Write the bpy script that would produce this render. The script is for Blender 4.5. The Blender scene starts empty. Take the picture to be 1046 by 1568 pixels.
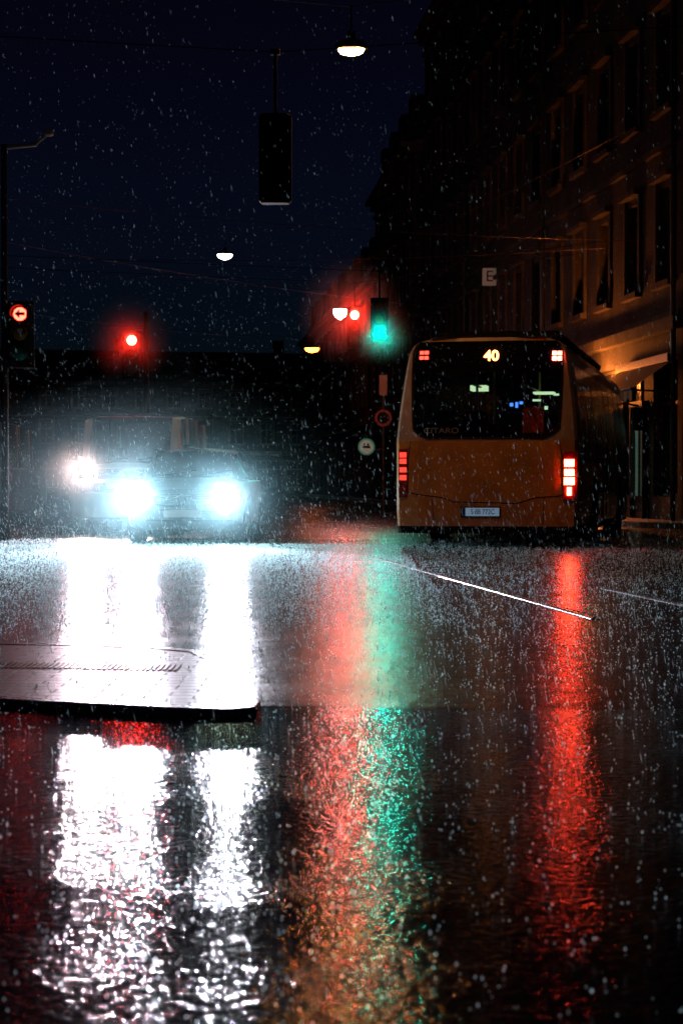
import bpy, math, random
import numpy as np
from mathutils import Vector, Matrix
random.seed(4); rng=np.random.default_rng(7)
scene=bpy.context.scene
scene.view_settings.view_transform='Standard'
scene.view_settings.look='None'
scene.view_settings.exposure=0

# ------------------------------------------------------------ materials
def newmat(name):
    m=bpy.data.materials.new(name); m.use_nodes=True
    nt=m.node_tree; b=nt.nodes['Principled BSDF']
    return m,nt,b
def pbr(name,col,rough=0.5,metal=0.0,noise=0.0,nscale=8.0,coat=0.0,bump=0.0,bscale=60.0,spec=0.5):
    m,nt,b=newmat(name)
    b.inputs['Base Color'].default_value=(*col,1); b.inputs['Roughness'].default_value=rough
    b.inputs['Metallic'].default_value=metal; b.inputs['Coat Weight'].default_value=coat
    b.inputs['Coat Roughness'].default_value=0.08
    b.inputs['Specular IOR Level'].default_value=spec
    g=nt.nodes.new('ShaderNodeNewGeometry')
    if noise>0:
        n=nt.nodes.new('ShaderNodeTexNoise'); n.inputs['Scale'].default_value=nscale; n.inputs['Detail'].default_value=4
        nt.links.new(g.outputs['Position'],n.inputs['Vector'])
        r=nt.nodes.new('ShaderNodeValToRGB')
        r.color_ramp.elements[0].position=0.3; r.color_ramp.elements[1].position=0.7
        r.color_ramp.elements[0].color=(*[c*(1-noise) for c in col],1)
        r.color_ramp.elements[1].color=(*[min(1,c*(1+noise*0.5)) for c in col],1)
        nt.links.new(n.outputs['Fac'],r.inputs['Fac']); nt.links.new(r.outputs['Color'],b.inputs['Base Color'])
        mr=nt.nodes.new('ShaderNodeMapRange'); mr.inputs['To Min'].default_value=max(0.03,rough-0.12); mr.inputs['To Max'].default_value=min(1,rough+0.15)
        nt.links.new(n.outputs['Fac'],mr.inputs['Value']); nt.links.new(mr.outputs['Result'],b.inputs['Roughness'])
    if bump>0:
        n2=nt.nodes.new('ShaderNodeTexNoise'); n2.inputs['Scale'].default_value=bscale; n2.inputs['Detail'].default_value=2
        nt.links.new(g.outputs['Position'],n2.inputs['Vector'])
        bp=nt.nodes.new('ShaderNodeBump'); bp.inputs['Distance'].default_value=bump
        nt.links.new(n2.outputs['Fac'],bp.inputs['Height']); nt.links.new(bp.outputs['Normal'],b.inputs['Normal'])
    return m
def emit(name,col,strength):
    m,nt,b=newmat(name)
    b.inputs['Base Color'].default_value=(*[min(0.8,c) for c in col],1)
    b.inputs['Emission Color'].default_value=(*col,1); b.inputs['Emission Strength'].default_value=strength
    b.inputs['Roughness'].default_value=0.3
    return m
def glassmat(name,tint=0.25,col=(0.8,1,1)):
    m,nt,b=newmat(name); nt.nodes.remove(b)
    out=nt.nodes['Material Output']
    t=nt.nodes.new('ShaderNodeBsdfTransparent'); t.inputs['Color'].default_value=(col[0]*tint,col[1]*tint,col[2]*tint,1)
    gl=nt.nodes.new('ShaderNodeBsdfGlossy'); gl.inputs['Roughness'].default_value=0.04
    gl.inputs['Color'].default_value=(0.9,0.95,1,1)
    fr=nt.nodes.new('ShaderNodeFresnel'); fr.inputs['IOR'].default_value=1.5
    n=nt.nodes.new('ShaderNodeTexNoise'); n.inputs['Scale'].default_value=150
    g=nt.nodes.new('ShaderNodeNewGeometry'); nt.links.new(g.outputs['Position'],n.inputs['Vector'])
    bp=nt.nodes.new('ShaderNodeBump'); bp.inputs['Distance'].default_value=0.0006
    nt.links.new(n.outputs['Fac'],bp.inputs['Height']); nt.links.new(bp.outputs['Normal'],gl.inputs['Normal'])
    mx=nt.nodes.new('ShaderNodeMixShader')
    nt.links.new(fr.outputs[0],mx.inputs[0]); nt.links.new(t.outputs[0],mx.inputs[1]); nt.links.new(gl.outputs[0],mx.inputs[2])
    nt.links.new(mx.outputs[0],out.inputs['Surface'])
    return m

M_black=pbr('black_plastic',(0.008,0.008,0.009),0.75,spec=0.08)
M_dark=pbr('dark_metal',(0.03,0.032,0.035),0.4,0.3,0.3)
M_galv=pbr('galvanised_steel',(0.10,0.11,0.12),0.55,0.4,0.3)
M_rubber=pbr('tyre_rubber',(0.015,0.015,0.015),0.7,bump=0.002)
M_rim=pbr('wheel_rim',(0.25,0.25,0.26),0.35,0.8)
M_chrome=pbr('chrome',(0.6,0.6,0.62),0.15,1.0)
M_orange=pbr('bus_orange_paint',(0.60,0.245,0.028),0.34,0,0.35,2.0,0.5)
M_pillar=pbr('bus_pillar_lit_tone',(0.46,0.31,0.22),0.4,0,0.2,3.0,0.3)  # same orange paint, with its greyish lit tone put into the colour
M_buswin=glassmat('bus_window_glass',0.35)
M_winframe=pbr('window_rubber',(0.008,0.008,0.010),0.6,spec=0.25)
M_carglass=glassmat('car_glass',0.22)
M_white=pbr('white_van_paint',(0.80,0.73,0.60),0.35,0,0.1,3,0.5)
M_navy=pbr('dark_blue_car_paint',(0.010,0.018,0.03),0.3,0.2,0.1,3,0.5)
M_blackcar=pbr('black_car_paint',(0.008,0.009,0.011),0.4,0.0,0.1,3,0.2)
M_stucco=pbr('old_stucco',(0.06,0.054,0.050),0.9,0,0.5,1.2,bump=0.01,bscale=12,spec=0.2)
M_stucco2=pbr('grey_stucco',(0.035,0.037,0.04),0.9,0,0.4,1.5,bump=0.01,bscale=12,spec=0.15)
M_trim=pbr('stone_trim',(0.09,0.078,0.062),0.8,0,0.45,2,spec=0.15)
M_roof=pbr('slate_roof',(0.03,0.03,0.03),0.7,0,0.4,4,bump=0.02,bscale=10,spec=0.2)
M_wglass=pbr('window_pane',(0.02,0.022,0.028),0.12,0,0.3,2)
M_wframe=pbr('window_frame_paint',(0.07,0.066,0.06),0.6,spec=0.15)
M_kerb=pbr('granite_kerb',(0.2,0.2,0.2),0.26,0,0.35,25,bump=0.002,bscale=70)
M_plate=pbr('number_plate_white',(0.75,0.75,0.72),0.4)
M_plateblue=pbr('plate_blue',(0.02,0.06,0.4),0.4)

def wetroad():
    m,nt,b=newmat('wet_asphalt'); N=nt.nodes; L=nt.links
    g=N.new('ShaderNodeNewGeometry'); sep=N.new('ShaderNodeSeparateXYZ'); L.new(g.outputs['Position'],sep.inputs[0])
    def noise(scale,detail=4,rough=0.5):
        n=N.new('ShaderNodeTexNoise'); n.inputs['Scale'].default_value=scale; n.inputs['Detail'].default_value=detail; n.inputs['Roughness'].default_value=rough
        L.new(g.outputs['Position'],n.inputs['Vector']); return n.outputs['Fac']
    def math_(op,a,bv=None,c=None):
        n=N.new('ShaderNodeMath'); n.operation=op
        for i,v in enumerate((a,bv,c)):
            if v is None: continue
            if isinstance(v,(int,float)): n.inputs[i].default_value=v
            else: L.new(v,n.inputs[i])
        return n.outputs[0]
    def mr(v,a,b_,c,d,smooth=False):
        n=N.new('ShaderNodeMapRange'); 
        if smooth: n.interpolation_type='SMOOTHSTEP'
        L.new(v,n.inputs['Value'])
        n.inputs['From Min'].default_value=a;n.inputs['From Max'].default_value=b_;n.inputs['To Min'].default_value=c;n.inputs['To Max'].default_value=d
        return n.outputs['Result']
    big=noise(1.1,3,0.55)
    edge=math_('ADD',sep.outputs['Y'],math_('MULTIPLY',big,0.30))
    far=mr(edge,7.83,7.92,0,1)
    puddle=mr(big,0.38,0.62,0.62,1.0,True)
    fine=noise(85,2,0.6)
    col=N.new('ShaderNodeValToRGB'); col.color_ramp.elements[0].color=(0.010,0.012,0.013,1); col.color_ramp.elements[1].color=(0.05,0.052,0.055,1)
    col.color_ramp.elements[0].position=0.3; col.color_ramp.elements[1].position=0.75
    L.new(fine,col.inputs['Fac']); L.new(col.outputs['Color'],b.inputs['Base Color'])
    rf=mr(big,0.3,0.7,0.19,0.28)
    mix=N.new('ShaderNodeMix'); L.new(far,mix.inputs[0]); mix.inputs[2].default_value=0.075; L.new(rf,mix.inputs[3])
    L.new(mix.outputs[0],b.inputs['Roughness'])
    b.inputs['IOR'].default_value=1.33
    L.new(mr(far,0,1,0.11,0.5),b.inputs['Specular IOR Level'])
    # near: coarse worn aggregate standing out of the water; far: smooth surface under a rippled film
    h1=math_('ADD',math_('MULTIPLY',noise(32,3,0.58),0.0036),math_('MULTIPLY',fine,0.0004))
    h1=math_('MULTIPLY',h1,puddle)
    h2=math_('ADD',math_('MULTIPLY',noise(45,2,0.6),0.0020),math_('MULTIPLY',noise(7,2),0.005))
    mh=N.new('ShaderNodeMix'); L.new(far,mh.inputs[0]); L.new(h1,mh.inputs[2]); L.new(h2,mh.inputs[3])
    bp=N.new('ShaderNodeBump'); bp.inputs['Strength'].default_value=1; bp.inputs['Distance'].default_value=1
    L.new(mh.outputs[0],bp.inputs['Height']); L.new(bp.outputs['Normal'],b.inputs['Normal'])
    return m
M_road=wetroad()

def paving():
    m,nt,b=newmat('wet_brick_paving'); N=nt.nodes; L=nt.links
    g=N.new('ShaderNodeNewGeometry')
    br=N.new('ShaderNodeTexBrick'); br.inputs['Scale'].default_value=1.0
    br.inputs['Brick Width'].default_value=0.2; br.inputs['Row Height'].default_value=0.12; br.inputs['Mortar Size'].default_value=0.006
    br.inputs['Color1'].default_value=(0.30,0.29,0.28,1); br.inputs['Color2'].default_value=(0.2,0.19,0.19,1); br.inputs['Mortar'].default_value=(0.03,0.03,0.03,1)
    L.new(g.outputs['Position'],br.inputs['Vector']); L.new(br.outputs['Color'],b.inputs['Base Color'])
    mr=N.new('ShaderNodeMapRange'); mr.inputs['To Min'].default_value=0.32; mr.inputs['To Max'].default_value=0.55; L.new(br.outputs['Fac'],mr.inputs['Value']); L.new(mr.outputs['Result'],b.inputs['Roughness'])
    b.inputs['Specular IOR Level'].default_value=0.9
    n=N.new('ShaderNodeTexNoise'); n.inputs['Scale'].default_value=30; n.inputs['Detail'].default_value=2; L.new(g.outputs['Position'],n.inputs['Vector'])
    a=N.new('ShaderNodeMath'); a.operation='MULTIPLY_ADD'; a.inputs[1].default_value=-0.005; L.new(br.outputs['Fac'],a.inputs[0])
    a2=N.new('ShaderNodeMath'); a2.operation='MULTIPLY'; a2.inputs[1].default_value=0.0018; L.new(n.outputs['Fac'],a2.inputs[0]); L.new(a2.outputs[0],a.inputs[2])
    bp=N.new('ShaderNodeBump'); bp.inputs['Distance'].default_value=1; L.new(a.outputs[0],bp.inputs['Height']); L.new(bp.outputs['Normal'],b.inputs['Normal'])
    return m
M_pave=paving()

def dropmat():
    m,nt,b=newmat('rain_water'); nt.nodes.remove(b); N=nt.nodes; L=nt.links
    t=N.new('ShaderNodeBsdfTranslucent'); t.inputs['Color'].default_value=(0.64,0.92,0.94,1)
    g=N.new('ShaderNodeBsdfDiffuse'); g.inputs['Color'].default_value=(0.64,0.92,0.94,1)
    mx=N.new('ShaderNodeMixShader'); mx.inputs[0].default_value=0.2
    L.new(t.outputs[0],mx.inputs[1]); L.new(g.outputs[0],mx.inputs[2]); L.new(mx.outputs[0],N['Material Output'].inputs['Surface'])
    return m
M_drop=dropmat()

# ------------------------------------------------------------ mesh builder
class MB:
    def __init__(s): s.v=[]; s.f=[]; s.m=[]; s.sm=[]
    def add(s,vs,fs,mi=0,smooth=False):
        o=len(s.v); s.v+= [tuple(x) for x in vs]
        for f in fs: s.f.append([o+i for i in f]); s.m.append(mi); s.sm.append(smooth)
    def quad(s,a,b,c,d,mi=0): s.add([a,b,c,d],[(0,1,2,3)],mi)
    def box(s,x0,x1,y0,y1,z0,z1,mi=0,bev=0.0):
        if bev<=0:
            s.add([(x0,y0,z0),(x1,y0,z0),(x1,y1,z0),(x0,y1,z0),(x0,y0,z1),(x1,y0,z1),(x1,y1,z1),(x0,y1,z1)],
              [(0,3,2,1),(4,5,6,7),(0,1,5,4),(1,2,6,5),(2,3,7,6),(3,0,4,7)],mi)
        else:
            b=bev
            rings=[]
            for (z,i) in ((z0,b),(z0+b,0),(z1-b,0),(z1,b)):
                X0,X1,Y0,Y1=x0+i,x1-i,y0+i,y1-i
                c=b
                rings.append([(X0+c,Y0,z),(X1-c,Y0,z),(X1,Y0+c,z),(X1,Y1-c,z),(X1-c,Y1,z),(X0+c,Y1,z),(X0,Y1-c,z),(X0,Y0+c,z)])
            vs=[p for r in rings for p in r]; fs=[]
            for k in range(3):
                for i in range(8):
                    j=(i+1)%8; fs.append((k*8+i,k*8+j,k*8+8+j,k*8+8+i))
            fs.append(tuple(range(7,-1,-1))); fs.append(tuple(range(24,32)))
            s.add(vs,fs,mi)
    def cyl(s,p0,p1,r0,r1=None,n=12,mi=0,cap=True,smooth=True):
        if r1 is None: r1=r0
        p0=Vector(p0);p1=Vector(p1); d=(p1-p0).normalized()
        up=Vector((0,0,1)) if abs(d.z)<0.9 else Vector((1,0,0))
        a=d.cross(up).normalized(); b=d.cross(a)
        vs=[];fs=[]
        for i in range(n):
            t=2*math.pi*i/n; o=a*math.cos(t)+b*math.sin(t)
            vs.append(p0+o*r0)
        for i in range(n):
            t=2*math.pi*i/n; o=a*math.cos(t)+b*math.sin(t)
            vs.append(p1+o*r1)
        for i in range(n):
            j=(i+1)%n; fs.append((i,j,n+j,n+i))
        s.add(vs,fs,mi,smooth)
        if cap:
            s.add(vs[:n],[tuple(range(n-1,-1,-1))],mi); s.add(vs[n:],[tuple(range(n))],mi)
    def ell(s,c,rx,ry,rz,n=14,k=8,mi=0,z0=-1,z1=1):
        vs=[];fs=[]
        for i in range(k+1):
            zz=z0+(z1-z0)*i/k; zz=max(-1,min(1,zz))
            ph=math.asin(zz); rr=max(0.01,math.cos(ph))
            for j in range(n):
                t=2*math.pi*j/n; vs.append((c[0]+rx*rr*math.cos(t),c[1]+ry*rr*math.sin(t),c[2]+rz*math.sin(ph)))
        for i in range(k):
            for j in range(n):
                q=(j+1)%n; fs.append((i*n+j,i*n+q,(i+1)*n+q,(i+1)*n+j))
        fs.append(tuple(range(n-1,-1,-1))); fs.append(tuple(range(k*n,k*n+n)))
        s.add(vs,fs,mi,True)
    def obj(s,name,mats,parent=None,M=None):
        me=bpy.data.meshes.new(name); me.from_pydata(s.v,[],s.f)
        for m in mats: me.materials.append(m)
        me.polygons.foreach_set('material_index',s.m); me.polygons.foreach_set('use_smooth',s.sm); me.update()
        o=bpy.data.objects.new(name,me); scene.collection.objects.link(o)
        if parent: o.parent=parent
        if M is not None: o.matrix_local=M
        return o
def empty(name,loc=(0,0,0),rz=0):
    e=bpy.data.objects.new(name,None); scene.collection.objects.link(e); e.location=loc; e.rotation_euler=(0,0,rz); e.empty_display_size=0.3
    return e
def text(name,s,size,loc,mat,parent,rot=(math.radians(90),0,0),align='CENTER',ext=0.003,sx=1.0,off=0.0):
    c=bpy.data.curves.new(name,'FONT'); c.body=s; c.size=size; c.align_x=align; c.align_y='CENTER'; c.extrude=ext; c.offset=off
    c.materials.append(mat)
    o=bpy.data.objects.new(name,c); scene.collection.objects.link(o); o.parent=parent; o.location=loc; o.rotation_euler=rot; o.scale=(sx,1,1)
    return o
def spot(name,loc,target,power,col,angle,parent,r=0.07,blend=0.8):
    l=bpy.data.lights.new(name,'SPOT'); l.energy=power; l.color=col; l.spot_size=math.radians(angle); l.spot_blend=blend; l.shadow_soft_size=r
    o=bpy.data.objects.new(name,l); scene.collection.objects.link(o)
    o.parent=parent; o.location=loc
    d=Vector(target)-Vector(loc); o.rotation_euler=d.to_track_quat('-Z','Y').to_euler()
    return o

# ------------------------------------------------------------ ground, road, pavements
def sheet(name,pts,z,mat):
    b=MB(); b.add([(x,y,z) for x,y in pts],[tuple(range(len(pts)))]); return b.obj(name,[mat])
sheet('ground',[(-900,-300),(900,-300),(900,1500),(-900,1500)],-0.03,pbr('soil',(0.05,0.045,0.04),0.8,0,0.3))
sheet('road',[(-70,-12),(70,-12),(70,320),(-70,320)],0,M_road)

def raised(name,poly,h,kw,mats):
    e=empty(name); n=len(poly); P=[Vector((x,y,0)) for x,y in poly]
    inner=[]
    for i in range(n):
        a=(P[i]-P[i-1]).normalized(); c=(P[(i+1)%n]-P[i]).normalized()
        na=Vector((-a.y,a.x,0)); nc=Vector((-c.y,c.x,0)); bis=(na+nc).normalized()
        inner.append(P[i]+bis*(kw/max(0.4,bis.dot(na))))
    k=MB()
    for i in range(n):
        j=(i+1)%n
        A,B,C,D=P[i],P[j],inner[j],inner[i]; up=Vector((0,0,h)); ch=0.010
        oA=A+(D-A).normalized()*ch; oB=B+(C-B).normalized()*ch
        k.quad(A,B,B+Vector((0,0,h-ch)),A+Vector((0,0,h-ch)))
        k.quad(A+Vector((0,0,h-ch)),B+Vector((0,0,h-ch)),oB+up,oA+up)
        k.quad(oA+up,oB+up,C+up,D+up)
        k.quad(D+up,C+up,C+Vector((0,0,h-0.01)),D+Vector((0,0,h-0.01)))
    k.obj('kerb',[M_kerb],e)
    s=MB(); s.add([(p.x,p.y,h-0.002) for p in inner],[tuple(range(n))]); s.obj('paving',[M_pave],e)
    return e
isl=[(-7,8.75),(-2.6,8.07),(-1.40,7.80),(-0.62,7.47),(-0.43,7.43),(-0.33,7.50),(-0.32,7.70),(-0.41,8.4),(-0.58,9.6),(-0.70,10.05),(-0.92,10.25),(-1.2,10.4),(-7,11.8)]
ti=raised('traffic_island',isl,0.032,0.10,None)
tb=MB()
for i in range(46):
    x=-1.95+i*0.026; y0=9.1-(x+1.5)*0.16
    tb.box(x,x+0.014,y0,y0+0.28,0.028,0.033)
tb.obj('tactile_paving',[pbr('tactile_concrete',(0.4,0.4,0.38),0.3)],ti)
fac=lambda d:10.8-0.094*d
raised('pavement',[(fac(40)+0.6,37.6),(40,37.6),(40,150),(fac(150)-1.0,150),(fac(42)-1.15,41.0),(fac(40)-1.0,39.2),(fac(40)-0.4,38.1)],0.12,0.15,None)
raised('pavement',[(-40,62),(-13-0.094*62,62),(-12-0.094*170,170),(-60,170)],0.12,0.15,None)

tr=empty('tram_track')
def rail(xo,y0,y1):
    b=MB()
    ys=np.linspace(y0,y1,40)
    vs=[];prof=[(-0.028,0.0),(-0.026,0.006),(-0.020,0.010),(-0.010,0.0125),(0.0,0.013),(0.010,0.0125),(0.020,0.010),(0.026,0.006),(0.028,0.0)]
    for y in ys:
        x=1.0+xo-(y-18.4)*0.1205
        for (a,z) in prof: vs.append((x+a,y,z+0.001))
    n=len(prof);fs=[]
    for i in range(len(ys)-1):
        for j in range(n-1): fs.append((i*n+j,i*n+j+1,(i+1)*n+j+1,(i+1)*n+j))
    b.add(vs,fs,0,True)
    vs=[]
    for y in ys:
        x=1.0+xo-(y-18.4)*0.1205
        vs+=[(x+0.034,y,0.004),(x+0.075,y,0.004)]
    b.add(vs,[(2*i,2*i+1,2*i+3,2*i+2) for i in range(len(ys)-1)],1)
    return b
rail(0,12.8,18.7).obj('rail_left',[pbr('polished_rail',(0.85,0.88,0.97),0.22,1.0,0.2,1.0),M_black],tr); rail(0,18.7,23).obj('rail_left_past_glint',[pbr('rail_past_glint',(0.06,0.045,0.035),0.6,0.2,0.5,1.2),M_black],tr); rail(1.0,11.5,16.5).obj('rail_right',[pbr('dimmed_rail',(0.05,0.05,0.055),0.55,0.5,0.5,1.2),M_black],tr)  # bright and dimmed rail materials put the extent of the glint into the colour

# ------------------------------------------------------------ buildings
def building(name,p0,p1,depth,base_z,storeys,sh,gh,bay,wallm,mans=True,shop=True,win_w=1.15,win_h=2.0):
    P0=Vector((p0[0],p0[1],0));P1=Vector((p1[0],p1[1],0)); Ld=(P1-P0).length; u=(P1-P0).normalized()
    e=empty(name,(p0[0],p0[1],base_z),math.atan2(u.y,u.x))
    W=MB();G=MB();T=MB();R=MB()
    H=gh+storeys*sh
    def facade(L,fn):
        n=max(1,int(L/bay)); bw=L/n
        rows=[(0,gh,0.5 if shop else 1.1,gh-0.7,bw*0.36 if shop else win_w/2)]
        for s_ in range(storeys): rows.append((gh+s_*sh,gh+(s_+1)*sh,gh+s_*sh+0.9,gh+s_*sh+0.9+win_h*(1 if s_<storeys-1 else 0.8),win_w/2))
        for (z0,z1,wz0,wz1,hw) in rows:
            for i in range(n):
                a=i*bw;b=a+bw;c=(a+b)/2; r=0.22
                def q(x0,x1,za,zb,y=0.0,mb=W,mi=0): mb.quad(fn(x0,y,za),fn(x1,y,za),fn(x1,y,zb),fn(x0,y,zb),mi)
                q(a,c-hw,z0,z1);q(c+hw,b,z0,z1);q(c-hw,c+hw,z0,wz0);q(c-hw,c+hw,wz1,z1)
                for x0 in (c-hw,c+hw):
                    W.quad(fn(x0,0,wz0),fn(x0,-r,wz0),fn(x0,-r,wz1),fn(x0,0,wz1))
                W.quad(fn(c-hw,0,wz0),fn(c+hw,0,wz0),fn(c+hw,-r,wz0),fn(c-hw,-r,wz0))
                W.quad(fn(c-hw,0,wz1),fn(c+hw,0,wz1),fn(c+hw,-r,wz1),fn(c-hw,-r,wz1))
                q(c-hw,c+hw,wz0,wz1,-r,G,0)
                def bx(x0,x1,y0,y1,za,zb,mi=0,mb=T):
                    vs=[fn(x,y,z) for z in (za,zb) for (x,y) in ((x0,y0),(x1,y0),(x1,y1),(x0,y1))]
                    mb.add(vs,[(0,3,2,1),(4,5,6,7),(0,1,5,4),(1,2,6,5),(2,3,7,6),(3,0,4,7)],mi)
                for x in (c-hw,c-0.035,c+hw-0.07): bx(x,x+0.07,-r+0.003,-r+0.06,wz0+0.003,wz1-0.003,1)
                for z in (wz0+0.003,wz0+(wz1-wz0)*0.66,wz1-0.075): bx(c-hw+0.072,c+hw-0.072,-r+0.003,-r+0.05,z,z+0.07,1)
                if z0>0:
                    bx(c-hw-0.18,c+hw+0.18,0.003,0.16,wz0-0.14,wz0-0.01)
                    bx(c-hw-0.2,c+hw+0.2,0.003,0.2,wz1+0.16,wz1+0.28)
                    bx(c-hw-0.17,c-hw-0.02,0.003,0.07,wz0,wz1+0.14); bx(c+hw+0.02,c+hw+0.17,0.003,0.07,wz0,wz1+0.14)
        def band(z0,z1,o):
            vs=[fn(x,y,z) for z in (z0,z1) for (x,y) in ((0,0.002),(L,0.002),(L,o),(0,o))]
            T.add(vs,[(0,3,2,1),(4,5,6,7),(0,1,5,4),(1,2,6,5),(2,3,7,6),(3,0,4,7)],0)
        band(gh-0.2,gh+0.05,0.22); band(gh+0.052,gh+0.2,0.12); band(gh+sh,gh+sh+0.14,0.1); band(H-0.45,H-0.2,0.25); band(H-0.198,H,0.5)
    facade(Ld,lambda x,y,z:(x,y,z))
    facade(depth,lambda x,y,z:(0-y,-x,z))
    facade(depth,lambda x,y,z:(Ld+y,-depth+x,z))
    W.quad((Ld,-depth,0),(0,-depth,0),(0,-depth,H),(Ld,-depth,H))
    if mans:
        o=0.3;i_=1.6;h2=3.0
        a=[(-o,o,H+0.002),(Ld+o,o,H+0.002),(Ld+o,-depth-o,H+0.002),(-o,-depth-o,H+0.002)]
        c=[(i_,-i_,H+h2),(Ld-i_,-i_,H+h2),(Ld-i_,-depth+i_,H+h2),(i_,-depth+i_,H+h2)]
        for k in range(4): R.quad(a[k],a[(k+1)%4],c[(k+1)%4],c[k])
        R.quad(*c)
        x=2.0
        while x<Ld-2:
            R.box(x-0.7,x+0.7,-1.9,-0.1,H+0.4,H+2.2); x+=bay*1.5
        for x in (Ld*0.25,Ld*0.6,Ld*0.9): R.box(x-0.5,x+0.5,-depth/2-0.4,-depth/2+0.4,H+h2+0.002,H+h2+1.5)
    else: R.box(0,Ld,-depth,0,H+0.002,H+0.3)
    W.obj('walls',[wallm],e);G.obj('window_panes',[M_wglass],e);T.obj('trim',[M_trim,M_wframe],e);R.obj('roof',[M_roof],e)
    return e
building('apartment_building',(fac(40),40),(fac(79),79),14,0.114,4,3.7,4.2,2.75,M_stucco)
building('apartment_building',(fac(79.5)-0.4,79.5),(fac(97),97),14,0.114,3,3.6,4.0,2.9,M_stucco2)
building('apartment_building',(fac(98),98),(fac(145),145),14,0.114,2,3.6,4.0,2.9,M_stucco)
building('apartment_building',(6,190),(-38,180),12,0,2,3.4,3.8,3.0,M_stucco2)
building('apartment_building',(-17-0.094*130,130),(-17-0.094*66,66),12,0.114,4,3.5,4.0,2.9,M_stucco2)

u=Vector((-0.094,1,0)).normalized(); ang=math.atan2(u.y,u.x)
aw=empty('shop_awning',(fac(40.3),40.3,0.114),ang)
A=MB(); n=20; Lw=4.6
for i in range(n):
    x0=i*Lw/n; x1=(i+1)*Lw/n; mi=i%2
    A.quad((x0,0.16,3.35),(x1,0.16,3.35),(x1,1.0,2.75),(x0,1.0,2.75),mi)
    A.quad((x0,1.0,2.75),(x1,1.0,2.75),(x1,1.0,2.5+0.05*(i%2)),(x0,1.0,2.5+0.05*(i%2)),mi)
A.cyl((0,1.0,2.75),(Lw,1.0,2.75),0.03,mi=2); 
for x in (0.1,Lw-0.1): A.cyl((x,0.1,2.7),(x,1.0,2.73),0.02,mi=2)
A.box(0,Lw,0.13,0.25,3.33,3.5,2)
A.obj('awning_fabric',[pbr('awning_tan',(0.45,0.2,0.09),0.7),pbr('awning_brown',(0.16,0.05,0.02),0.7),M_dark],aw)
dp=MB(); 
for s_ in (0.25,14,28): dp.cyl((s_,0.14,0.0),(s_,0.14,18.4),0.06,n=8)
e=empty('drain_pipe',(fac(40),40,0.114),ang); dp.obj('pipes',[M_dark],e)
M_door=emit('shop_interior_light',(0.45,0.9,0.7),0.05)
sh=empty('shop_doorway',(fac(43.4),43.4,0.114),ang)
d=MB(); d.box(-0.6,-0.52,0.004,0.14,0,2.5,0); d.box(0.52,0.6,0.004,0.14,0,2.5,0); d.box(-0.6,0.6,0.004,0.16,2.502,2.62,0); d.box(-0.515,0.515,0.004,0.05,0,0.5,0); d.quad((-0.51,0.02,0.502),(0.51,0.02,0.502),(0.51,0.02,2.49),(-0.51,0.02,2.49),1)
d.box(-0.03,0.03,0.03,0.08,0.5,2.49,0)
d.obj('door',[M_dark,M_door],sh)
se=empty('letter_sign',(4.72,62,7.5))
s=MB(); s.box(-0.22,0.22,-0.07,0.07,-0.28,0.28,0,0.02); s.cyl((0.2,0.05,0.1),(1.0,0.05,0.1),0.02,mi=1); s.cyl((0.2,0.05,-0.12),(1.0,0.05,-0.12),0.02,mi=1)
s.obj('sign_box',[emit('sign_face_grey',(0.5,0.45,0.36),0.07),M_dark],se)
text('letter','E',0.5,(0,-0.078,0),pbr('sign_letter_black',(0.01,0.01,0.01),0.5),se)

# ------------------------------------------------------------ overhead wires, lamps, signals
def wire(b,p0,p1,sag=0.25,r=0.007,seg=10):
    p0=Vector(p0);p1=Vector(p1);pr=p0
    for i in range(1,seg+1):
        t=i/seg; p=p0.lerp(p1,t); p.z-=sag*4*t*(1-t); b.cyl(pr,p,r,n=5,cap=False); pr=p
M_wire=pbr('steel_cable',(0.02,0.02,0.024),0.6,0.2)
def mast(x,y,h=9.0):
    e=empty('catenary_mast',(x,y,0)); b=MB(); b.cyl((0,0,0),(0,0,0.5),0.16,0.15); b.cyl((0,0,0.5),(0,0,h),0.11,0.07); b.ell((0,0,h),0.09,0.09,0.06)
    b.obj('pole',[M_dark],e)
def lamp(loc,col,strength,sx=1.0,span=(-14,11),bowl=0.085):
    x,y,z=loc; e=empty('street_lamp',loc)
    b=MB(); b.ell((0,0,0.10),0.22*sx,0.15,0.10,n=16,k=6,z0=-0.2); b.box(-0.05,0.05,-0.05,0.05,0.18,0.30,0,0.015); b.cyl((0,0,0.30),(0,0,0.62),0.012,n=6)
    b.obj('housing',[M_black],e)
    g=MB(); g.ell((0,0,0.075),0.17*sx,0.12,bowl,n=10,k=3,z0=-1,z1=0); g.obj('lamp_bowl',[emit('lamp_glow',col,strength)],e)
    w=MB(); wire(w,(span[0]-x,0,1.9),(0,0,0.60),0.0,seg=6); wire(w,(0,0,0.60),(span[1]-x,0,1.9),0.0,seg=6); w.obj('span_wire',[M_wire],e)
lamp((0.12,24,6.19),(1.0,0.38,0.09),340,0.95)
lamp((-3.6,60,7.9),(0.8,1.0,0.7),60,1.3,(-18.6,fac(60)),0.16)
lamp((-1.52,100,7.8),(1.0,0.20,0.015),30,2.2,(-22,fac(100)),0.24)
lamp((2.0,138,5.0),(1.0,0.20,0.015),30,2.8,(-26,fac(138)),0.34)
lamp((-0.04,55,5.75),(1.0,0.34,0.30),280,1.1,(-18,fac(55)),0.28)
for x,y in ((-14,24),(11,24),(-14,21),(11,21)): mast(x,y,8.6)

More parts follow.
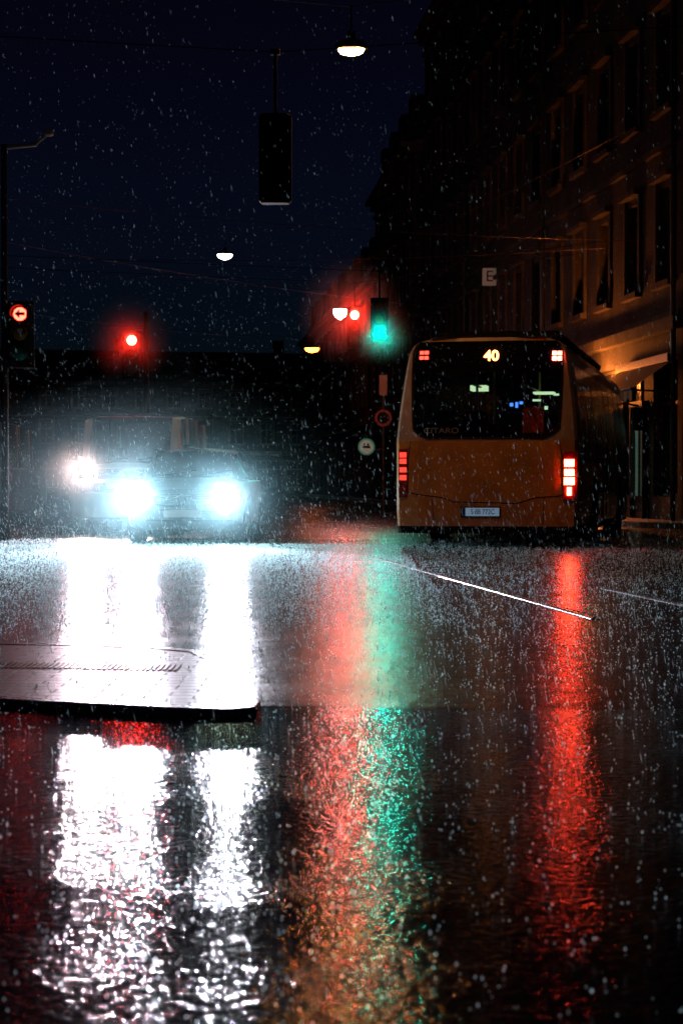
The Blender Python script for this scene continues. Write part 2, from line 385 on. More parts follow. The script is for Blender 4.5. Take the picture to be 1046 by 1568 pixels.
def signal(loc,lit,col,strength,mount='pole',polex=-0.26,arm=None,back=False,arrow=False,span=(-16,6)):
    x,y,z=loc; zc=z-(0.31*(1-lit)) ; e=empty('traffic_light',(x,y,zc))
    if back: e.rotation_euler=(0,0,math.pi)
    b=MB(); b.box(-0.175,0.175,-0.0,0.22,-0.48,0.48,0,0.03)
    if not back: b.box(-0.21,0.21,0.05,0.07,-0.52,0.52,0)
    for k in range(3):
        cz=0.31*(1-k)
        vs=[];fs=[];n=10
        for i in range(n+1):
            t=math.radians(-20+220*i/n); 
            vs+=[(0.125*math.cos(t),-0.003,cz+0.125*math.sin(t)),(0.13*math.cos(t),-0.2,cz+0.13*math.sin(t))]
        for i in range(n): fs.append((2*i,2*i+1,2*i+3,2*i+2))
        b.add(vs,fs,0,True)
    b.obj('housing',[M_black],e)
    cols=[(0.15,0.01,0.01),(0.15,0.09,0.01),(0.01,0.12,0.08)]
    for k in range(3):
        cz=0.31*(1-k); l=MB(); n=10
        vs=[(0,-0.035,cz)]+[(0.105*math.cos(2*math.pi*i/n),-0.006,cz+0.105*math.sin(2*math.pi*i/n)) for i in range(n)]
        l.add(vs,[(0,1+i,1+(i+1)%n) for i in range(n)],0)
        m=emit('signal_lens_lit',col,strength) if (k==lit and strength>0) else pbr('signal_lens_off',cols[k],0.2)
        l.obj('lens_%d'%k,[m],e)
    if arrow:
        a=MB(); cz=0.31*(1-lit); y0=-0.045
        a.add([(-0.08,y0,cz),(0.0,y0,cz+0.07),(0.0,y0,cz+0.025),(0.08,y0,cz+0.025),(0.08,y0,cz-0.025),(0,y0,cz-0.025),(0,y0,cz-0.07)],[(0,6,5,4,3,2,1)],0)
        a.obj('arrow_mask',[M_black],e)
    p=MB()
    if mount=='pole':
        p.cyl((polex,0.12,-zc),(polex,0.12,0.9),0.055); p.ell((polex,0.12,0.9),0.055,0.055,0.04)
        for zz in (-0.4,0.4): p.cyl((polex,0.12,zz),(0,0.12,zz),0.02,n=8)
        p.cyl((polex,0.12,-zc),(polex,0.12,-zc+0.3),0.09,0.09)
        p.obj('pole',[M_black],e)
    elif mount=='wire':
        s=-1 if back else 1
        p.cyl((0,0.1,0.48),(0,0.1,1.15),0.02,n=8); p.box(-0.05,0.05,0.07,0.13,1.12,1.18)
        wire(p,(s*(span[0]-x),0.1,1.9),(0,0.1,1.15),0,seg=6); wire(p,(0,0.1,1.15),(s*(span[1]-x),0.1,1.9),0,seg=6)
        p.obj('hanger',[M_black],e)
    return e
RED=(1,0.022,0.012)
e=signal((-4.97,30,3.52),0,RED,30,'pole',-0.26,arrow=True)
b=MB(); b.cyl((-0.26,0.12,0.85),(-0.26,0.12,2.95),0.05,mi=1); b.cyl((-0.26,0.12,2.9),(0.25,0.12,2.95),0.035); b.cyl((0.2,0.12,2.94),(0.42,0.12,3.12),0.03); b.box(0.36,0.5,0.05,0.19,3.08,3.18,0,0.02)
b.obj('boom_arm',[M_galv,M_black],e)
signal((-4.54,42,4.0),0,RED,330,'pole',0.3)
signal((0.34,50,5.24),0,RED,850,'wire',span=(-17,fac(50)))
signal((0.90,46,4.48),2,(0.0,1,0.70),620,'wire',span=(-17,fac(46)))
signal((-0.71,21,4.7),0,RED,0.0,'wire',back=True,span=(-14,11))
ow=empty('overhead_wires'); w=MB()
wire(w,(-14,34,7.0),(6.9,44,6.4),0.4); wire(w,(-12,40,6.9),(fac(70),70,7.2),0.3); wire(w,(-17,52,7.6),(fac(47),47,6.6),0.5); wire(w,(0,50,6.4),(fac(44),44,9.0),0.1)
wire(w,(-17,75,8.2),(fac(85),85,7.0),0.4)
w.obj('wires',[pbr('copper_wire',(0.2,0.13,0.09),0.4,0.9)],ow)

sp=empty('sign_post',(1.29,60,0)); p=MB(); p.cyl((0,0,0),(0,0,4.3),0.04); p.cyl((-0.5,0,1.95),(0,0,1.95),0.025,n=8); p.obj('post',[M_dark],sp)
def disc(b,c,r0,r1,y,mi,n=28):
    vs=[(c[0]+r*math.cos(2*math.pi*i/n),y,c[1]+r*math.sin(2*math.pi*i/n)) for r in (r0,r1) for i in range(n)]
    if r0<=0: b.add(vs[n:],[tuple(range(n))],mi)
    else: b.add(vs,[(i,(i+1)%n,n+(i+1)%n,n+i) for i in range(n)],mi)
s=MB(); s.cyl((-0.52,-0.03,2.03),(-0.52,-0.05,2.03),0.27,n=28,mi=1); disc(s,(-0.52,2.03),0,0.21,-0.055,0); disc(s,(-0.52,2.03),0.21,0.262,-0.056,2)
s.cyl((0,-0.05,2.92),(0,-0.07,2.92),0.27,n=28,mi=1); disc(s,(0,2.92),0,0.19,-0.075,1); disc(s,(0,2.92),0.19,0.262,-0.076,3)
s.box(-0.12,0.12,-0.08,-0.05,3.62,4.25,4)
s.box(-0.52-0.12,-0.52+0.12,-0.062,-0.058,1.99,2.06,1); s.box(-0.6,-0.56,-0.0625,-0.058,2.08,2.14,1); s.box(-0.5,-0.44,-0.0625,-0.058,2.07,2.13,1)
s.obj('sign_faces',[emit('glow_white',(0.5,0.9,0.75),0.06),M_black,emit('glow_green_ring',(0.05,0.5,0.35),0.10),pbr('ring_red',(0.2,0.02,0.02),0.5),pbr('sign_brown',(0.25,0.15,0.08),0.6)],sp)  # white face and green ring glow in place of light falling on them

# ------------------------------------------------------------ bus
bus=empty('city_bus',(2.0,27,0),-math.radians(11.8))
def hw(z):
    pts=[(0.2,1.25),(0.5,1.272),(1.5,1.275),(1.9,1.24),(2.5,1.16),(2.75,1.115),(2.86,1.06),(2.92,0.96),(2.95,0.8)]
    for (a,b_),(c,d_) in zip(pts,pts[1:]):
        if z<=c: return b_+(d_-b_)*(z-a)/(c-a) if z>a else b_
    return pts[-1][1]
def ry(z):
    return 0.0 if z<1.5 else (z-1.5)*0.13+ (0.25*max(0,z-2.7)**1.0)
zr=[0.2,0.3,0.5,0.85,1.2,1.5,1.53,1.58,1.66,1.8,2.0,2.2,2.4,2.6,2.75,2.84,2.90,2.95]
def uw(z):
    if z<1.53: return 0.5
    t=(z-1.58)/(2.90-1.58)
    base=0.80+0.155*max(0,t)
    if z<1.66: base-= {1.53:0.16,1.58:0.06}.get(z,0)
    return base
body=MB(); gl=MB()
def curve(u): return 0.10*abs(u)**4
rows=[]
for z in zr:
    h=hw(z); w_=uw(z)
    us=[-1,-0.97,-(w_+1)/2 if w_<0.93 else -0.965,-w_,-w_*0.5,0,w_*0.5,w_,(w_+1)/2 if w_<0.93 else 0.965,0.97,1]
    us=sorted(us)
    rows.append([(u*h,ry(z)+curve(u)+(0.04 if abs(u)==1 else 0),z,u) for u in us])
for i in range(len(zr)-1):
    for j in range(10):
        a,b_,c,d_=rows[i][j],rows[i][j+1],rows[i+1][j+1],rows[i+1][j]
        za=zr[i]; isw=(za>=1.53 and za<2.90 and 3<=j<=6)
        q=[p[:3] for p in (a,b_,c,d_)]
        if isw: gl.add(q,[(0,1,2,3)],0,True)
        else:
            mi=0
            if za>=1.5: mi=1
            if za<0.3: mi=2
            body.add(q,[(0,1,2,3)],mi,True)
ys=[0.14,0.35,11.6,11.95,12.0]
def sidepts(sgn,y):
    out=[]
    for z in zr: out.append((sgn*(hw(z)-(0.0 if y<11.7 else 0.1 if y<11.97 else 0.25)),y+ (ry(z) if y<0.2 else 0),z))
    return out
for sgn in (-1,1):
    S=[sidepts(sgn,y) for y in ys]
    for k in range(len(ys)-1):
        for i in range(len(zr)-1):
            za=zr[i]
            mi=2 if za<0.3 else 0
            if za>=2.6: mi=1
            q=[S[k][i],S[k+1][i],S[k+1][i+1],S[k][i+1]]
            if k==1 and 1.2<=za<2.6: continue
            body.add(q,[(0,1,2,3)],mi,True)
for sgn in (-1,1):
    nb=8
    zz=[z for z in zr if 1.2<=z<=2.6]
    edges=[0.35,0.95]; yb=0.95
    for i in range(nb): edges+= [yb+ (i+1)*(11.45-0.95)/nb-0.1, yb+(i+1)*(11.45-0.95)/nb]
    edges[-1]=11.45; edges.append(11.6)
    for k in range(len(edges)-1):
        a,b_=edges[k],edges[k+1]; pillar=(k%2==0)
        for i in range(len(zz)-1):
            q=[(sgn*hw(zz[i]),a,zz[i]),(sgn*hw(zz[i]),b_,zz[i]),(sgn*hw(zz[i+1]),b_,zz[i+1]),(sgn*hw(zz[i+1]),a,zz[i+1])]
            if pillar: body.add(q,[(0,1,2,3)],1 if k==0 else 3)
            else: gl.add(q,[(0,1,2,3)],0,True)
body.quad((-0.8,ry(2.95),2.95),(0.8,ry(2.95),2.95),(0.8,12,2.95),(-0.8,12,2.95),1)
body.quad((-1.2,0.1,0.25),(1.2,0.1,0.25),(1.2,11.9,0.25),(-1.2,11.9,0.25),2)
body.quad((-1.1,11.98,0.3),(1.1,11.98,0.3),(1.1,11.98,1.1),(-1.1,11.98,1.1),0)
gl.quad((-1.05,11.98,1.1),(1.05,11.98,1.1),(0.85,11.98,2.6),(-0.85,11.98,2.6),0)
body.quad((-0.9,11.99,2.6),(0.9,11.99,2.6),(0.8,11.99,2.95),(-0.8,11.99,2.95),2)
body.box(-0.95,0.95,1.3,4.6,2.952,3.12,3,0.07)
body.box(-0.9,0.9,6.0,9.6,2.952,3.16,3,0.07)
body.obj('body',[M_orange,M_pillar,M_black,M_winframe],bus)
gl.obj('window_glass',[M_buswin],bus)
tr_=MB()
def rear(x,z,o=0.006):
    u_=x/hw(z); return (x,ry(z)+curve(u_)-o,z)
def strip(pts,w,o,mb,mi):
    for (a,b_) in zip(pts,pts[1:]):
        dx=b_[0]-a[0];dz=b_[1]-a[1];l=math.hypot(dx,dz);nx,nz=-dz/l*w/2,dx/l*w/2
        mb.quad(rear(a[0]-nx,a[1]-nz,o),rear(b_[0]-nx,b_[1]-nz,o),rear(b_[0]+nx,b_[1]+nz,o),rear(a[0]+nx,a[1]+nz,o),mi)
lft=[(-uw(z)*hw(z),z) for z in zr if 1.53<=z<=2.90]; rgt=[(-x,z) for x,z in lft]
strip(lft,0.035,0.008,tr_,0); strip(rgt,0.035,0.008,tr_,0)
strip([(-uw(1.53)*hw(1.53)+i*0.1*2*uw(1.53)*hw(1.53),1.53) for i in range(11)],0.035,0.009,tr_,0)
nseg=12
for (zlo,zhi,xl,xh) in ((2.45,2.65,1.06,1.03),(2.651,2.80,1.03,1.0),(2.801,2.90,1.0,0.95)):
    for i in range(nseg):
        t0=-1+2*i/nseg;t1=-1+2*(i+1)/nseg
        tr_.quad(rear(xl*t0,zlo,0.014),rear(xl*t1,zlo,0.014),rear(xh*t1,zhi,0.014),rear(xh*t0,zhi,0.014),1)
def seam(pts,w=0.014): strip(pts,w,0.004,tr_,0)
seam([(-1.22,0.80),(-0.95,0.74),(-0.6,0.70),(-0.45,0.64),(0.45,0.62),(0.7,0.70),(1.0,0.72),(1.2,0.76)])
seam([(-1.06,1.50),(-1.1,1.2),(-1.1,0.78)],0.010); seam([(1.02,1.50),(1.08,1.2),(1.08,0.74)],0.010)
seam([(-0.75,0.68),(-0.72,0.32)],0.008); seam([(0.82,0.70),(0.8,0.32)],0.008)
tr_.obj('seams_and_rubber',[M_winframe,pbr('display_band_black',(0.004,0.004,0.005),0.9,spec=0.05)],bus)
TL=emit('tail_light_bright',(1,0.05,0.02),85); TLd=emit('tail_light_dim',(1,0.05,0.03),1.6); TLh=pbr('tail_light_housing',(0.2,0.015,0.01),0.25)
def rbox(mb,xc,zc,w,h,o,mi):
    a=[rear(xc-w/2,zc-h/2,o),rear(xc+w/2,zc-h/2,o),rear(xc+w/2,zc+h/2,o),rear(xc-w/2,zc+h/2,o)]
    bk=[(p[0],p[1]+o+0.01,p[2]) for p in a]
    mb.add(a+bk,[(0,1,2,3),(0,4,5,1),(1,5,6,2),(2,6,7,3),(3,7,4,0)],mi)
t=MB(); 
rbox(t,-1.17,1.04,0.13,0.68,0.02,2); rbox(t,1.17,1.0,0.17,0.68,0.02,2)
for k,(zc) in enumerate((1.30,1.21,1.09,0.98)): rbox(t,-1.17,zc,0.10,0.07,0.03,1)
rbox(t,-1.17,0.82,0.1,0.1,0.03,3)
for zc,w_,h_ in ((1.18,0.13,0.10),(1.05,0.13,0.09),(0.93,0.14,0.10),(0.79,0.06,0.11)): rbox(t,1.165,zc,w_,h_,0.03,0)
for zc in (2.68,2.755): 
    for dx in (-0.035,0.035):
        rbox(t,-0.89+dx,zc-0.01,0.055,0.045,0.024,4); rbox(t,0.98+dx,zc-0.04,0.055,0.055,0.024,5)
t.obj('tail_lights',[TL,TLd,TLh,pbr('reflector_red',(0.3,0.01,0.01),0.2),emit('high_light_left',(1,0.05,0.03),5),emit('high_light_right',(1,0.05,0.03),60)],bus)
x,y,z=rear(0.07,2.68,0.024)
text('route_number','40',0.20,(x,y,z),emit('route_led',(1.0,0.25,0.05),16),bus,ext=0.003,sx=1.05,off=0.004)
x,y,z=rear(-0.62,1.635,0.02)
text('badge','CITARO',0.11,(x,y,z),pbr('badge_chrome',(0.35,0.3,0.26),0.4,0.6),bus,sx=1.25)
pl=MB(); rbox(pl,-0.06,0.50,0.56,0.15,0.012,2); rbox(pl,-0.06,0.50,0.52,0.115,0.02,0); rbox(pl,-0.295,0.50,0.045,0.113,0.0225,1)
pl.obj('number_plate',[emit('plate_lit',(0.35,0.55,0.8),0.25),M_plateblue,M_black],bus)
x,y,z=rear(-0.03,0.50,0.026); text('plate_text','S·88 772C',0.10,(x,y,z),M_black,bus,ext=0.0015,sx=0.8)
it=MB()
it.box(-1.1,1.1,0.9,1.0,0.4,1.75,0)
for xs in (-0.75,-0.3,0.3,0.75):
    it.box(xs-0.2,xs+0.2,1.05,1.15,1.1,1.95,1,0.04)
for yy in (2.6,3.5,4.4,5.3,7.0,8.0):
    for xs in (-0.85,-0.42,0.42,0.85): it.box(xs-0.19,xs+0.19,yy,yy+0.1,0.9,1.75,1,0.04)
for xs in (-0.6,0.6):
    for yy in (1.8,3.8,6.2,9): it.cyl((xs*0.6,yy,0.3),(xs*0.6,yy,2.72),0.02,mi=2,n=8)
    it.cyl((xs*0.6,1.2,2.35),(xs*0.6,11,2.35),0.018,mi=2,n=8)
it.quad((-1.0,0.6,2.74),(1.0,0.6,2.74),(1.0,11.8,2.74),(-1.0,11.8,2.74),3)
it.box(0.45,0.75,0.62,0.63,1.62,1.98,4)
it.obj('interior',[M_dark,pbr('seat_fabric',(0.02,0.03,0.06),0.8),pbr('grab_rail',(0.2,0.16,0.04),0.4),pbr('bus_ceiling',(0.04,0.04,0.04),0.6),pbr('poster_paper',(0.45,0.35,0.15),0.7)],bus)
il=MB(); 
il.box(-0.52,-0.28,2.2,2.5,2.30,2.38,0); il.box(0.30,0.62,3.4,3.75,2.30,2.33,0)
il.obj('ceiling_lights',[emit('ceiling_tube',(0.8,1,0.55),2.2)],bus)
sc=MB()
for (xx,zz,ww,hh,mi) in ((0.22,1.95,0.05,0.05,0),(0.30,1.93,0.04,0.08,0),(0.36,1.98,0.05,0.04,0),(0.55,2.02,0.12,0.03,1),(0.85,2.1,0.08,0.03,1),(0.72,1.9,0.05,0.05,1)):
    sc.quad((xx,1.03,zz+0.06),(xx+ww,1.03,zz+0.06),(xx+ww,1.03,zz+hh+0.06),(xx,1.03,zz+hh+0.06),mi)
sc.obj('ticket_screens',[emit('screen_led_blue',(0.08,0.25,1),4),emit('interior_lamp_glow',(0.7,1,0.6),2)],bus)
def wheel(mb,x0,x1,y,r,z=None):
    z=r if z is None else z
    s_=1 if x1>x0 else -1
    mb.cyl((x0,y,z),(x1-0.03*s_,y,z),r,n=28,mi=0); mb.cyl((x1-0.03*s_,y,z),(x1,y,z),r,r*0.93,n=28,mi=0,cap=False)
    mb.cyl((x1-0.028*s_,y,z),(x1-0.022*s_,y,z),r*0.62,n=28,mi=1); mb.cyl((x1-0.022*s_,y,z),(x1+0.01*s_,y,z),r*0.2,r*0.14,n=12,mi=1)
wb=MB(); ar=MB()
for y in (3.3,9.3):
    for sg in (-1,1):
        wheel(wb,sg*0.97,sg*1.288,y,0.48)
        n=16; ysg=[(sg*1.2785,y+0.62*math.cos(math.pi*i/n),0.42+0.62*math.sin(math.pi*i/n)) for i in range(n+1)]
        ar.add(ysg+[(sg*1.2785,y-0.62,0.21),(sg*1.2785,y+0.62,0.21)],[tuple(range(n+3))],0)
ar.obj('wheel_arches',[M_black],bus); wb.obj('wheels',[M_rubber,M_rim],bus)
dr=MB()
for y in (5.0,10.2):
    dr.box(1.276,1.284,y,y+1.25,0.32,1.5,0); dr.box(1.285,1.29,y+0.6,y+0.65,0.32,1.5,1)
dr.obj('doors',[pbr('door_glass_dark',(0.015,0.02,0.02),0.1),M_black],bus)
sk=MB(); sk.box(1.272,1.282,0.6,2.6,0.75,0.765,0); sk.box(1.272,1.282,3.95,4.98,0.75,0.765,0); sk.box(-1.282,-1.272,0.6,2.6,0.75,0.765,0)
sk.obj('side_trim',[M_winframe],bus)
mm=MB(); mm.cyl((1.1,12.0,2.5),(1.45,12.25,2.45),0.02); mm.box(1.35,1.6,12.2,12.3,1.95,2.42,0,0.03); mm.obj('mirror',[M_black],bus)

# ------------------------------------------------------------ cars (front towards -Y in local space)
def car(name,loc,rz,paint,st,halfw,topw,kind,clear=0.22):
    e=empty(name,loc,rz)
    B=MB(); G=MB(); secs=[]
    for (y,low,belt,top,w,tw) in st:
        half=[(w*0.82,low),(w*0.97,low+0.08),(w,(low+belt)*0.5+0.05),(w*0.975,belt-0.03),(w*0.94,belt),(tw,top-0.05),(tw*0.86,top-0.01),(0,top+0.02)]
        secs.append([(x,y,z) for x,z in half]+[(-x,y,z) for x,z in half[-2::-1]])
    n=len(secs[0])
    for k in range(len(st)-1):
        green=(st[k][3]-st[k][2]>0.15) or (st[k+1][3]-st[k+1][2]>0.15)
        ws=(st[k][3]-st[k][2]<=0.15 and st[k+1][3]-st[k+1][2]>0.15) or (st[k+1][3]-st[k+1][2]<=0.15 and st[k][3]-st[k][2]>0.15)
        for j in range(n-1):
            q=[secs[k][j],secs[k][j+1],secs[k+1][j+1],secs[k+1][j]]
            side=j in (4,n-6)
            if green and side and not (ws): G.add(q,[(0,1,2,3)],0)
            elif ws and j in (6,7): G.add(q,[(0,1,2,3)],0)
            else: B.add(q,[(0,1,2,3)],0,True)
    B.add(secs[0],[tuple(range(n-1,-1,-1))],0); B.add(secs[-1],[tuple(range(n))],0)
    B.add([secs[k][0] for k in range(len(st))]+[secs[k][-1] for k in range(len(st))],[(k,k+1,len(st)+k+1,len(st)+k) for k in range(len(st)-1)],1)
    B.obj('body',[paint,M_black],e); G.obj('glass',[M_carglass],e)
    P=MB(); Lc=st[-1][0]
    gs=[s_ for s_ in st if s_[3]-s_[2]>0.15]
    for s_ in gs:
        y,low,belt,top,w,tw=s_
        for sg in (-1,1): P.cyl((sg*w*0.935,y,belt),(sg*tw*0.995,y,top-0.05),0.035,n=6)
    P.obj('pillars',[paint],e)
    r=0.32 if kind=='car' else 0.35
    Wh=MB()
    for y in (0.82,Lc-0.85):
        for sg in (-1,1): wheel(Wh,sg*(halfw-0.22),sg*(halfw+0.01),y,r)
    Wh.obj('wheels',[M_rubber,M_rim],e)
    Aa=MB()
    for y in (0.82,Lc-0.85):
        for sg in (-1,1):
            m=14; pts=[(sg*(halfw+0.004),y+(r+0.06)*math.cos(math.pi*i/m),r+(r+0.06)*math.sin(math.pi*i/m)) for i in range(m+1)]
            Aa.add(pts+[(sg*(halfw+0.004),y-(r+0.06),0.2),(sg*(halfw+0.004),y+(r+0.06),0.2)],[tuple(range(m+3))],0)
    Aa.obj('wheel_arches',[M_black],e)
    return e
car_st=[(0.0,0.22,0.55,0.60,0.70,0.5),(0.06,0.2,0.66,0.70,0.80,0.6),(0.3,0.2,0.76,0.80,0.86,0.68),(0.95,0.2,0.90,0.94,0.88,0.72),(1.2,0.2,0.94,0.98,0.885,0.74),(1.95,0.2,0.95,1.40,0.89,0.60),(2.6,0.2,0.95,1.45,0.89,0.60),(3.4,0.2,0.96,1.40,0.88,0.58),(4.05,0.22,0.97,1.01,0.85,0.62),(4.2,0.3,0.75,0.80,0.78,0.6)]
van_st=[(0.0,0.3,0.80,0.86,0.80,0.66),(0.05,0.25,1.0,1.05,0.92,0.74),(0.35,0.25,1.12,1.18,0.94,0.80),(0.75,0.25,1.2,1.26,0.95,0.84),(1.25,0.25,1.22,2.10,0.95,0.85),(2.2,0.25,1.22,2.17,0.95,0.86),(3.6,0.25,1.22,2.17,0.95,0.86),(4.9,0.25,1.22,2.12,0.95,0.85),(5.05,0.3,1.2,1.3,0.93,0.8)]
def front_kit(e,z,xh,bw,hcol,hstr,glw,kind):
    f=MB()
    f.box(-0.42,0.42,-0.035,0.01,z-0.12,z+0.04,0,0.01)
    for i in range(5): f.box(-0.4,0.4,-0.042,-0.036,z-0.11+i*0.032,z-0.10+i*0.032,1)
    f.box(-bw*0.9,bw*0.9,-0.05,0.02,z-0.36,z-0.18,0,0.02)
    f.box(-0.27,0.27,-0.062,-0.052,z-0.30,z-0.19,2)
    f.cyl((0,-0.05,z-0.04),(0,-0.06,z-0.04),0.06,n=16,mi=1)
    f.obj('grille_and_bumper',[M_black,M_chrome,M_plate],e)
    h=MB()
    for sg in (-1,1):
        h.box(sg*xh-0.17,sg*xh+0.17,-0.03,0.1,z-0.10,z+0.10,0,0.03)
        h.cyl((sg*xh,-0.031,z),(sg*xh,-0.045,z),0.095,0.09,n=12,mi=1)
    h.obj('headlights',[M_chrome,emit('headlight_lens',hcol,hstr)],e)
    m=MB()
    mz=1.02 if kind=='car' else 1.45; my=1.35 if kind=='car' else 1.0
    for sg in (-1,1):
        m.box(sg*(bw+0.12)-0.1,sg*(bw+0.12)+0.1,my,my+0.1,mz-(0.07 if kind=='car' else 0.14),mz+(0.07 if kind=='car' else 0.14),0,0.025)
        m.cyl((sg*(bw-0.06),my+0.05,mz-0.05),(sg*(bw+0.05),my+0.05,mz-0.03),0.02,n=6)
    m.obj('mirrors',[M_black],e)
    wz0,wy0=(1.02,1.16) if kind=='car' else (1.32,0.78)
    w=MB()
    for x0,x1 in ((-0.5,0.05),(0.1,0.6)): w.cyl((x0,wy0,wz0),(x1,wy0+0.12,wz0+0.08),0.012,n=6)
    w.obj('wipers',[M_black],e)
    s=MB()
    for sg in (-1,1):
        yy=2.3 if kind=='car' else 1.9; zz=0.75 if kind=='car' else 1.0
        s.box(sg*0.38-0.22,sg*0.38+0.22,yy,yy+0.12,0.45,zz+0.35,0,0.05); s.box(sg*0.38-0.12,sg*0.38+0.12,yy,yy+0.09,zz+0.37,zz+0.55,0,0.04)
    s.box(-bw*0.8,bw*0.8,1.3,1.6,zz,zz+0.12 if kind=='car' else zz+0.25,0,0.04)
    s.obj('interior',[pbr('cabin_trim',(0.03,0.03,0.03),0.7)],e)
c1=car('hatchback_car',(-2.33,28.5,0),math.radians(-2),M_navy,car_st,0.88,0.6,'car'); front_kit(c1,0.70,0.66,0.82,(0.75,0.93,1.0),800,0,'car')
v1=car('delivery_van',(-3.86,34,0),math.radians(-3),M_white,van_st,0.95,0.85,'van',); front_kit(v1,1.10,0.60,0.92,(1.0,0.80,0.60),600,0,'van')
an=MB(); an.cyl((0.1,1.6,2.17),(0.1,1.66,2.55),0.03,0.02,n=6); an.box(-0.9,0.9,1.2,1.24,2.12,2.17); an.obj('antenna',[M_black],v1)
for sg in (-1,1):
    spot('headlamp_beam',(sg*0.66,-0.12,0.70),(sg*0.66+0.9,-25,0.25),2500,(0.84,0.84,1.0),56,c1,0.09)
    spot('headlamp_beam',(sg*0.60,-0.12,1.10),(sg*0.60+1.0,-25,0.35),2100,(1.0,0.78,0.92),56,v1,0.09)
c2=car('parked_van',(-7.45,43.2,0),math.radians(174),M_blackcar,van_st,0.95,0.85,'van')
tl=MB()
for sg in (-1,1): tl.box(sg*0.80-0.08,sg*0.80+0.08,5.0,5.075,0.75,1.15,0,0.02)
tl.box(-0.26,0.26,5.052,5.065,0.5,0.61,1)
tl.obj('tail_lights',[pbr('tail_lens_off',(0.2,0.01,0.01),0.15),M_plate],c2)

# ------------------------------------------------------------ rain and splashes
def drops(P,W,Hh,tilt,name):
    """each drop: two crossed diamond facets"""
    n=len(P); base=np.array([(1,0,0),(-1,0,0),(0,1,0),(0,-1,0),(0,0,1),(0,0,-1)],float)
    a=rng.uniform(-0.6,0.6,n); ca,sa=np.cos(a),np.sin(a)
    V=np.zeros((n,6,3)); V[:]=base
    V[:,:,0]*=W[:,None]; V[:,:,1]*=W[:,None]; V[:,:,2]*=Hh[:,None]
    x=V[:,:,0].copy(); y=V[:,:,1].copy()
    V[:,:,0]=x*ca[:,None]-y*sa[:,None]+V[:,:,2]*tilt; V[:,:,1]=x*sa[:,None]+y*ca[:,None]
    V+=P[:,None,:]
    tri=np.array([(0,4,1),(0,1,5),(2,4,3),(2,3,5)])
    F=(np.arange(n)[:,None,None]*6+tri[None]).reshape(-1)
    me=bpy.data.meshes.new(name); me.vertices.add(n*6); me.vertices.foreach_set('co',V.reshape(-1))
    nf=n*4; me.loops.add(nf*3); me.loops.foreach_set('vertex_index',F.astype(np.int32))
    me.polygons.add(nf); me.polygons.foreach_set('loop_start',np.arange(0,nf*3,3,dtype=np.int32)); me.polygons.foreach_set('loop_total',np.full(nf,3,dtype=np.int32))
    me.materials.append(M_drop); me.update(calc_edges=True)
    o=bpy.data.objects.new(name,me); scene.collection.objects.link(o); return o
n=54000
P=np.stack([rng.uniform(-8,8,n),rng.uniform(6,36,n),7.0*rng.uniform(0,1,n)**2.6],1)
fade=1-0.5*np.clip(P[:,2]/2.0,0,1)
drops(P,rng.uniform(0.0006,0.0015,n)*fade,rng.uniform(0.009,0.026,n)*fade,-0.18,'rain')
n=80000
c=np.stack([rng.uniform(-8,8,n),2.5+28*rng.uniform(0,1,n)**0.9,np.zeros(n)],1)
c[52000:,0]=rng.uniform(-6.5,0.8,28000); c[52000:,1]=rng.uniform(12,28,28000)
k=2
P=np.repeat(c,k,0); m=len(P); rr=rng.uniform(0,0.014,m); th=rng.uniform(0,6.28,m)
P[:,0]+=rr*np.cos(th);P[:,1]+=rr*np.sin(th);P[:,2]+=rng.uniform(0.002,0.035,m)
W=rng.uniform(0.0007,0.0023,m)+0.0022*(P[:,1]/28)
W[rng.uniform(0,1,m)<0.07]*=1.8
drops(P,W,W*rng.uniform(1,2.2,m),0,'rain_splashes')

# ------------------------------------------------------------ local mist clouds added to give headlights and signals their halos
def mist(name,c,r,dens,aniso,col=(0.9,0.97,1)):
    b=MB(); b.ell((0,0,0),1,1,1,n=20,k=10,z0=-1,z1=1)
    o=b.obj(name,[]); o.location=c; o.scale=r
    m=bpy.data.materials.new(name); m.use_nodes=True; nt=m.node_tree; nt.nodes.remove(nt.nodes['Principled BSDF'])
    v=nt.nodes.new('ShaderNodeVolumeScatter'); v.inputs['Anisotropy'].default_value=aniso; v.inputs['Color'].default_value=(*col,1)
    tc=nt.nodes.new('ShaderNodeTexCoord'); ln=nt.nodes.new('ShaderNodeVectorMath'); ln.operation='LENGTH'; nt.links.new(tc.outputs['Object'],ln.inputs[0])
    mr=nt.nodes.new('ShaderNodeMapRange'); mr.interpolation_type='SMOOTHSTEP'; mr.inputs['From Min'].default_value=0; mr.inputs['From Max'].default_value=0.95; mr.inputs['To Min'].default_value=dens; mr.inputs['To Max'].default_value=0
    nt.links.new(ln.outputs['Value'],mr.inputs['Value']); nt.links.new(mr.outputs['Result'],v.inputs['Density'])
    nt.links.new(v.outputs[0],nt.nodes['Material Output'].inputs['Volume']); o.data.materials.append(m)
mist('headlight_halo_mist',(-2.7,27.6,0.7),(4.0,2.8,1.9),0.020,0.6,(0.5,0.92,1))
mist('headlight_halo_mist',(-4.4,32.8,1.15),(1.2,1.2,0.8),0.016,0.6,(1,0.9,0.75))
mist('signal_halo_mist',(0.25,49.3,5.25),(1.6,1.9,1.6),0.16,0.4)
mist('signal_halo_mist',(0.95,45.6,4.48),(0.9,0.8,0.9),0.14,0.4)
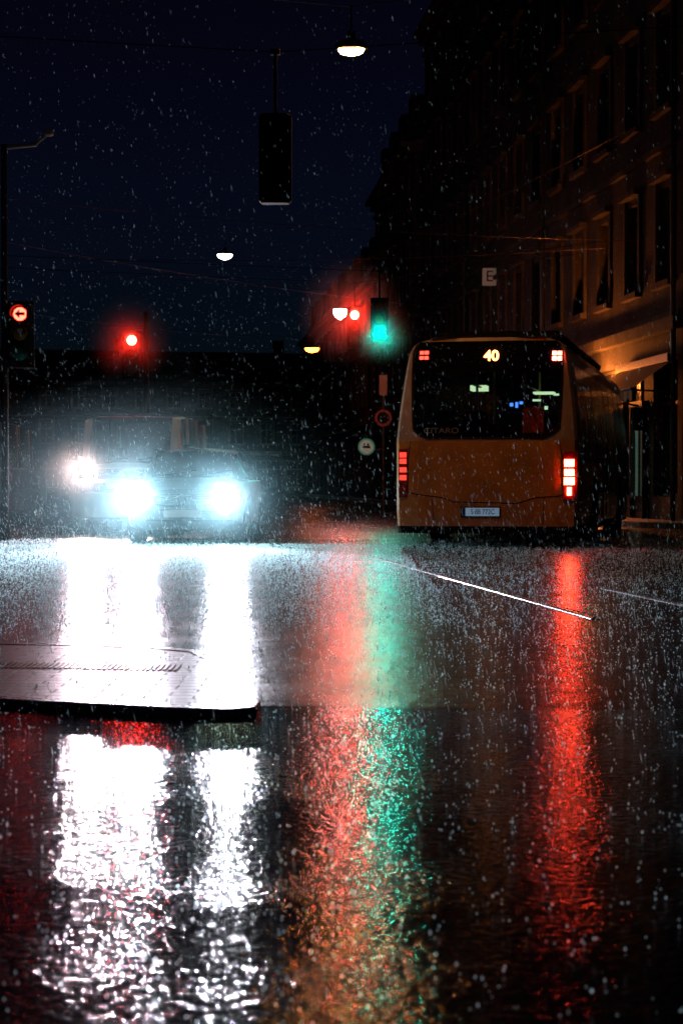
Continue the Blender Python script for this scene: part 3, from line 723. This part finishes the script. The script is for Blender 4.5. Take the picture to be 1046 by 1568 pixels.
mist('signal_halo_mist',(-4.54,41.6,4.0),(1.1,1.0,1.1),0.24,0.4)

# ------------------------------------------------------------ wall lantern lighting the facade
wl=empty('wall_lantern',(fac(46.5)-0.02,46.5,3.3),ang)
b=MB(); b.cyl((0,0,-0.2),(0,0.6,-0.18),0.02,n=8); b.ell((0,0.6,-0.16),0.13,0.13,0.04,n=12,k=4); b.obj('bracket',[M_dark],wl)
b=MB(); b.ell((0,0.6,0.0),0.10,0.10,0.15,n=10,k=5); b.obj('lantern_glass',[emit('lantern_glow',(1,0.24,0.035),1200)],wl)

# ------------------------------------------------------------ world
w=bpy.data.worlds.new('World'); scene.world=w; w.use_nodes=True; nt=w.node_tree; bg=nt.nodes['Background']
tc=nt.nodes.new('ShaderNodeTexCoord'); sp_=nt.nodes.new('ShaderNodeSeparateXYZ'); nt.links.new(tc.outputs['Generated'],sp_.inputs[0])
r=nt.nodes.new('ShaderNodeValToRGB'); cr_=r.color_ramp
cr_.elements[0].position=0.0; cr_.elements[0].color=(0.0010,0.0034,0.0050,1)
cr_.elements[1].position=1.0; cr_.elements[1].color=(0.0007,0.0009,0.003,1)
for p_,c_ in ((0.06,(0.0011,0.0034,0.0060)),(0.13,(0.0015,0.0028,0.0082)),(0.19,(0.0014,0.0017,0.0066)),(0.26,(0.0011,0.0010,0.0042))):
    el=cr_.elements.new(p_); el.color=(*c_,1)
nt.links.new(sp_.outputs['Z'],r.inputs['Fac']); nt.links.new(r.outputs['Color'],bg.inputs['Color']); bg.inputs['Strength'].default_value=1.0

# ------------------------------------------------------------ camera
cd=bpy.data.cameras.new('camera'); co=bpy.data.objects.new('camera',cd); scene.collection.objects.link(co); scene.camera=co
co.location=(0,0,0.9); co.rotation_euler=(math.radians(90-0.85),0,0)
cd.sensor_fit='HORIZONTAL'; cd.sensor_width=24; cd.lens=68.1; cd.clip_end=3000; cd.clip_start=0.05
cd.dof.use_dof=True; cd.dof.focus_distance=14; cd.dof.aperture_fstop=6.3
